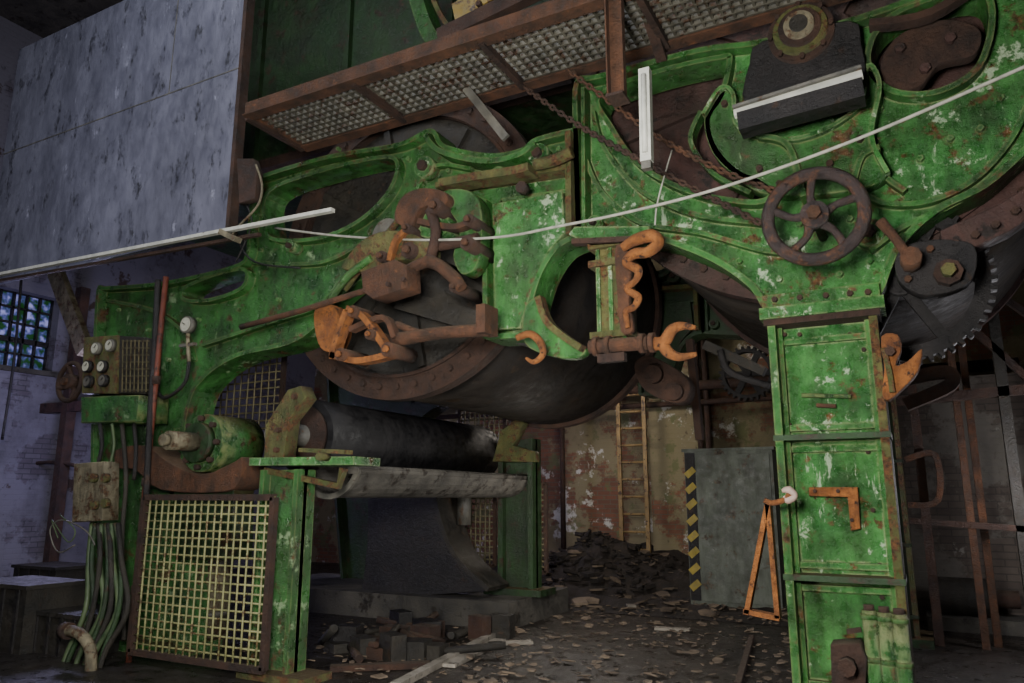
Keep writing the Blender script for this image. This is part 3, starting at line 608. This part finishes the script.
o=Obj('pump_motor'); p=G(950,640)
a=V(p.x-.1,p.y+.9,.35); o.cyl(a,a+V(.6,0,0),.22,dark); o.cyl(a+V(.6,0,0),a+V(.85,0,0),.1,drust); o.box(a-V(.1,.3,.35),a+V(.9,.3,-.2),concm); o.finish()
for u,v,w,h in ((30,606,1.0,.5),(52,655,.8,.35),(-10,650,1.0,.6),(60,580,.9,.55)):
    o=Obj('equipment_crate'); p=G(u,v); o.box((p.x-w/2,p.y,0),(p.x+w/2,p.y+.6,h),dark); o.box((p.x-w/2-.03,p.y-.03,h),(p.x+w/2+.03,p.y+.63,h+.04),dark)
    for k in range(4): x=p.x-w/2+w*(k+.5)/4; o.box((x-.02,p.y-.02,0),(x+.02,p.y,h),black)
    o.finish()
o=Obj('wall_conduits'); p=W(70,400,7.5); o.box((p.x-.08,7.42,0),(p.x+.08,7.58,5),drust); o.bar(W(55,270,6.8),W(85,350,6.8),.28,.1,beige); o.bar(W(0,412,7.5),W(100,405,7.5),.16,.15,maroon); o.ptube([(22,270,6.5),(14,360,6.5),(2,440,6.5)],6.5,.02,black)
o.ptube([(0,470,7.5),(50,462,7.5),(95,470,7.5)],7.5,.03,drust); o.finish()
# ------------------------------------------------------------------ floor debris
def flakes(name,n,reg,m,smin,smax,zf=lambda x,y:0,tf=.15):
    o=Obj(name); k=o.mi(m)
    for _ in range(n):
        x=random.uniform(reg[0],reg[1]); y=random.uniform(reg[2],reg[3]); s=random.uniform(smin,smax)*random.random()**.9+.012
        rot=Matrix.Rotation(random.uniform(0,6.28),3,'Z')@Matrix.Rotation(random.uniform(-.5,.5),3,'X')
        N=random.choice((4,5,6)); P=[]
        for i in range(N):
            a=2*math.pi*i/N; r=s*random.uniform(.5,1.0); P.append(rot@V(r*math.cos(a),r*.6*math.sin(a),0))
        z=zf(x,y)+.012; c=V(x,y,z+abs(min(p.z for p in P)))
        t=s*tf; B0=[o.bm.verts.new(c+p) for p in P]; T0=[o.bm.verts.new(c+p+V(0,0,t)) for p in P]
        o.face(B0[::-1],k); o.face(T0,k)
        for i in range(N): o.face([B0[i],B0[(i+1)%N],T0[(i+1)%N],T0[i]],k)
    return o.finish()
def hgt(x,y):
    d=max(0,(y-10.2)/(YB-10.2)); e=math.exp(-((x+4.6)/2.2)**2)
    heap=.5*math.exp(-((x+4.9)/.9)**2-((y-12.2)/.8)**2)
    return max(0,d**1.3*.5*(.5+.7*e)+heap*(1+.5*mn.noise(V(x*3,y*3,1)))+.16*mn.noise(V(x*1.3,y*1.3,0))*min(1,d*3)+.09*mn.noise(V(x*4,y*4,3)))
o=Obj('rubble_mound'); k=o.mi(rubblem); nx,ny=110,70; g=[]
for j in range(ny+1):
    row=[]
    for i in range(nx+1):
        x=-9+8.2*i/nx; y=9.75+(YB-9.77)*j/ny; edge=min(1,j/8,(nx-i)/6,i/6)
        row.append(o.bm.verts.new((x,y,.005+hgt(x,y)*edge)))
    g.append(row)
for j in range(ny):
    for i in range(nx): o.face([g[j][i],g[j][i+1],g[j+1][i+1],g[j+1][i]],k,False)
o.finish()
flakes('debris_scatter',420,(-7,-1,10.0,13.2),debrism,.04,.2,hgt)
flakes('debris_scatter',420,(-6.2,-3.6,11,13.2),rubblem,.05,.2,hgt,.3)
flakes('debris_scatter',700,(-4.8,-.9,5.4,10.5),debrism,.02,.1)
flakes('debris_scatter',200,(-6.4,-3.2,5.6,8),debrism,.02,.06)
o=Obj('scrap_heap')
for _ in range(34):
    c=V(random.uniform(-5.6,-4.2),random.uniform(6.1,7.6),0); s=random.uniform(.06,.24); h=random.uniform(.04,.25)
    if random.random()<.4:
        d=V(random.uniform(-1,1),random.uniform(-1,1),0).normalized()*random.uniform(.2,.7); o.cyl(c+V(0,0,.05),c+d+V(0,0,.05+random.random()*.2),random.uniform(.02,.05),random.choice((dark,drust,dark)),seg=10)
    else:
        o.bar(c+V(0,0,h/2),c+V(s*1.5,s*random.uniform(-1,1),h/2),s,h,random.choice((dark,drust,black,dark)),up=(0,0,1))
o.finish()
def plank(name,a,b,w,t,m):
    o=Obj(name); o.bar(a+V(0,0,t/2+.005),b+V(0,0,t/2+.005),w,t,m,up=(0,0,1)); return o.finish()
plank('timber_plank',G(395,690),G(532,617),.09,.05,woodm); plank('timber_plank',G(448,668),G(500,642),.14,.03,woodm); plank('timber_plank',G(655,630),G(690,632),.1,.03,woodm)
plank('timber_plank',G(620,598),G(632,608),.12,.03,woodm); plank('steel_angle_rail',G(738,690),G(752,640),.05,.05,drust); plank('timber_plank',G(330,672),G(430,668),.1,.05,drust)
plank('timber_plank',G(488,646),G(532,644),.1,.03,woodm)
o=Obj('floor_pipe'); o.tube([G(300,600)+V(0,0,.15),G(560,606)+V(0,0,.15)],.06,drust,smooth=0); o.finish()
o=Obj('roof_truss')
for y in (3.2,8.5,12):
    o.box((XL+.05,y-.08,8.75),(XR-.05,y+.08,8.9),drust); o.box((XL+.05,y-.08,9.3),(XR-.05,y+.08,9.45),drust)
    for i in range(11): o.bar((XL+.5+i*1.5,y,8.85 if i%2 else 9.35),(XL+2+i*1.5,y,9.35 if i%2 else 8.85),.08,.08,drust)
o.finish()
# ------------------------------------------------------------------ lights
def area(name,loc,tgt,size,e,col):
    L=bpy.data.lights.new(name,'AREA'); L.size=size; L.energy=e; L.color=col; o=bpy.data.objects.new(name,L); o.location=loc
    o.rotation_euler=(Vector(tgt)-Vector(loc)).to_track_quat('-Z','Y').to_euler(); bpy.context.collection.objects.link(o)
def point(name,loc,e,col,r=.3):
    L=bpy.data.lights.new(name,'POINT'); L.energy=e; L.color=col; L.shadow_soft_size=r; o=bpy.data.objects.new(name,L); o.location=loc; bpy.context.collection.objects.link(o)
area('flash_key',(-.9,.3,2.3),(-2.4,5.3,2.4),.9,470,(1,.97,.91))  # flash-like key light added beside the camera, not a lamp of the hall
area('overhead_fill',(-5,1,8.6),(-4,6,2),4,330,(.9,.93,1))  # added soft fill under the closed ceiling; there is no roof opening
area('low_front_fill',(-2.2,2.4,1.0),(-4.6,8,1.1),.5,75,(1,.95,.88))  # added low fill from the front, aimed under the machine
point('hall_fill',(-4.6,11.0,3.6),150,(1,.9,.78))  # added warm point fill for the back wall, no fixture
point('hall_fill.001',(-10.5,6.5,2.6),150,(.62,.58,1))  # added violet-blue fill near the left wall, no fixture
point('hall_fill.002',(1.4,8.6,1.6),95,(.95,.93,.98))  # added fill to lift the right background
point('hall_fill.003',(-8,2.6,4.4),30,(.8,.8,1))  # added dim cool fill at the front left
point('hall_fill.004',(-3.6,8.2,1.3),32,(1,.92,.82))  # added fill low under the machine, no lamp hangs there
point('hall_fill.005',(-7.4,10.8,2.4),80,(.66,.62,1))  # added violet-blue fill behind the machine on the left
w=bpy.data.worlds.new('World'); bpy.context.scene.world=w; w.use_nodes=True; w.node_tree.nodes['Background'].inputs[0].default_value=(.3,.35,.45,1); w.node_tree.nodes['Background'].inputs[1].default_value=.1
# ------------------------------------------------------------------ camera
cd=bpy.data.cameras.new('camera'); cd.sensor_width=36; cd.lens=FP/1024*36; cd.clip_start=.05
co=bpy.data.objects.new('camera',cd); co.location=CAM
M=Matrix((R_,U_,-F_)).transposed(); co.rotation_euler=M.to_euler(); bpy.context.collection.objects.link(co); bpy.context.scene.camera=co
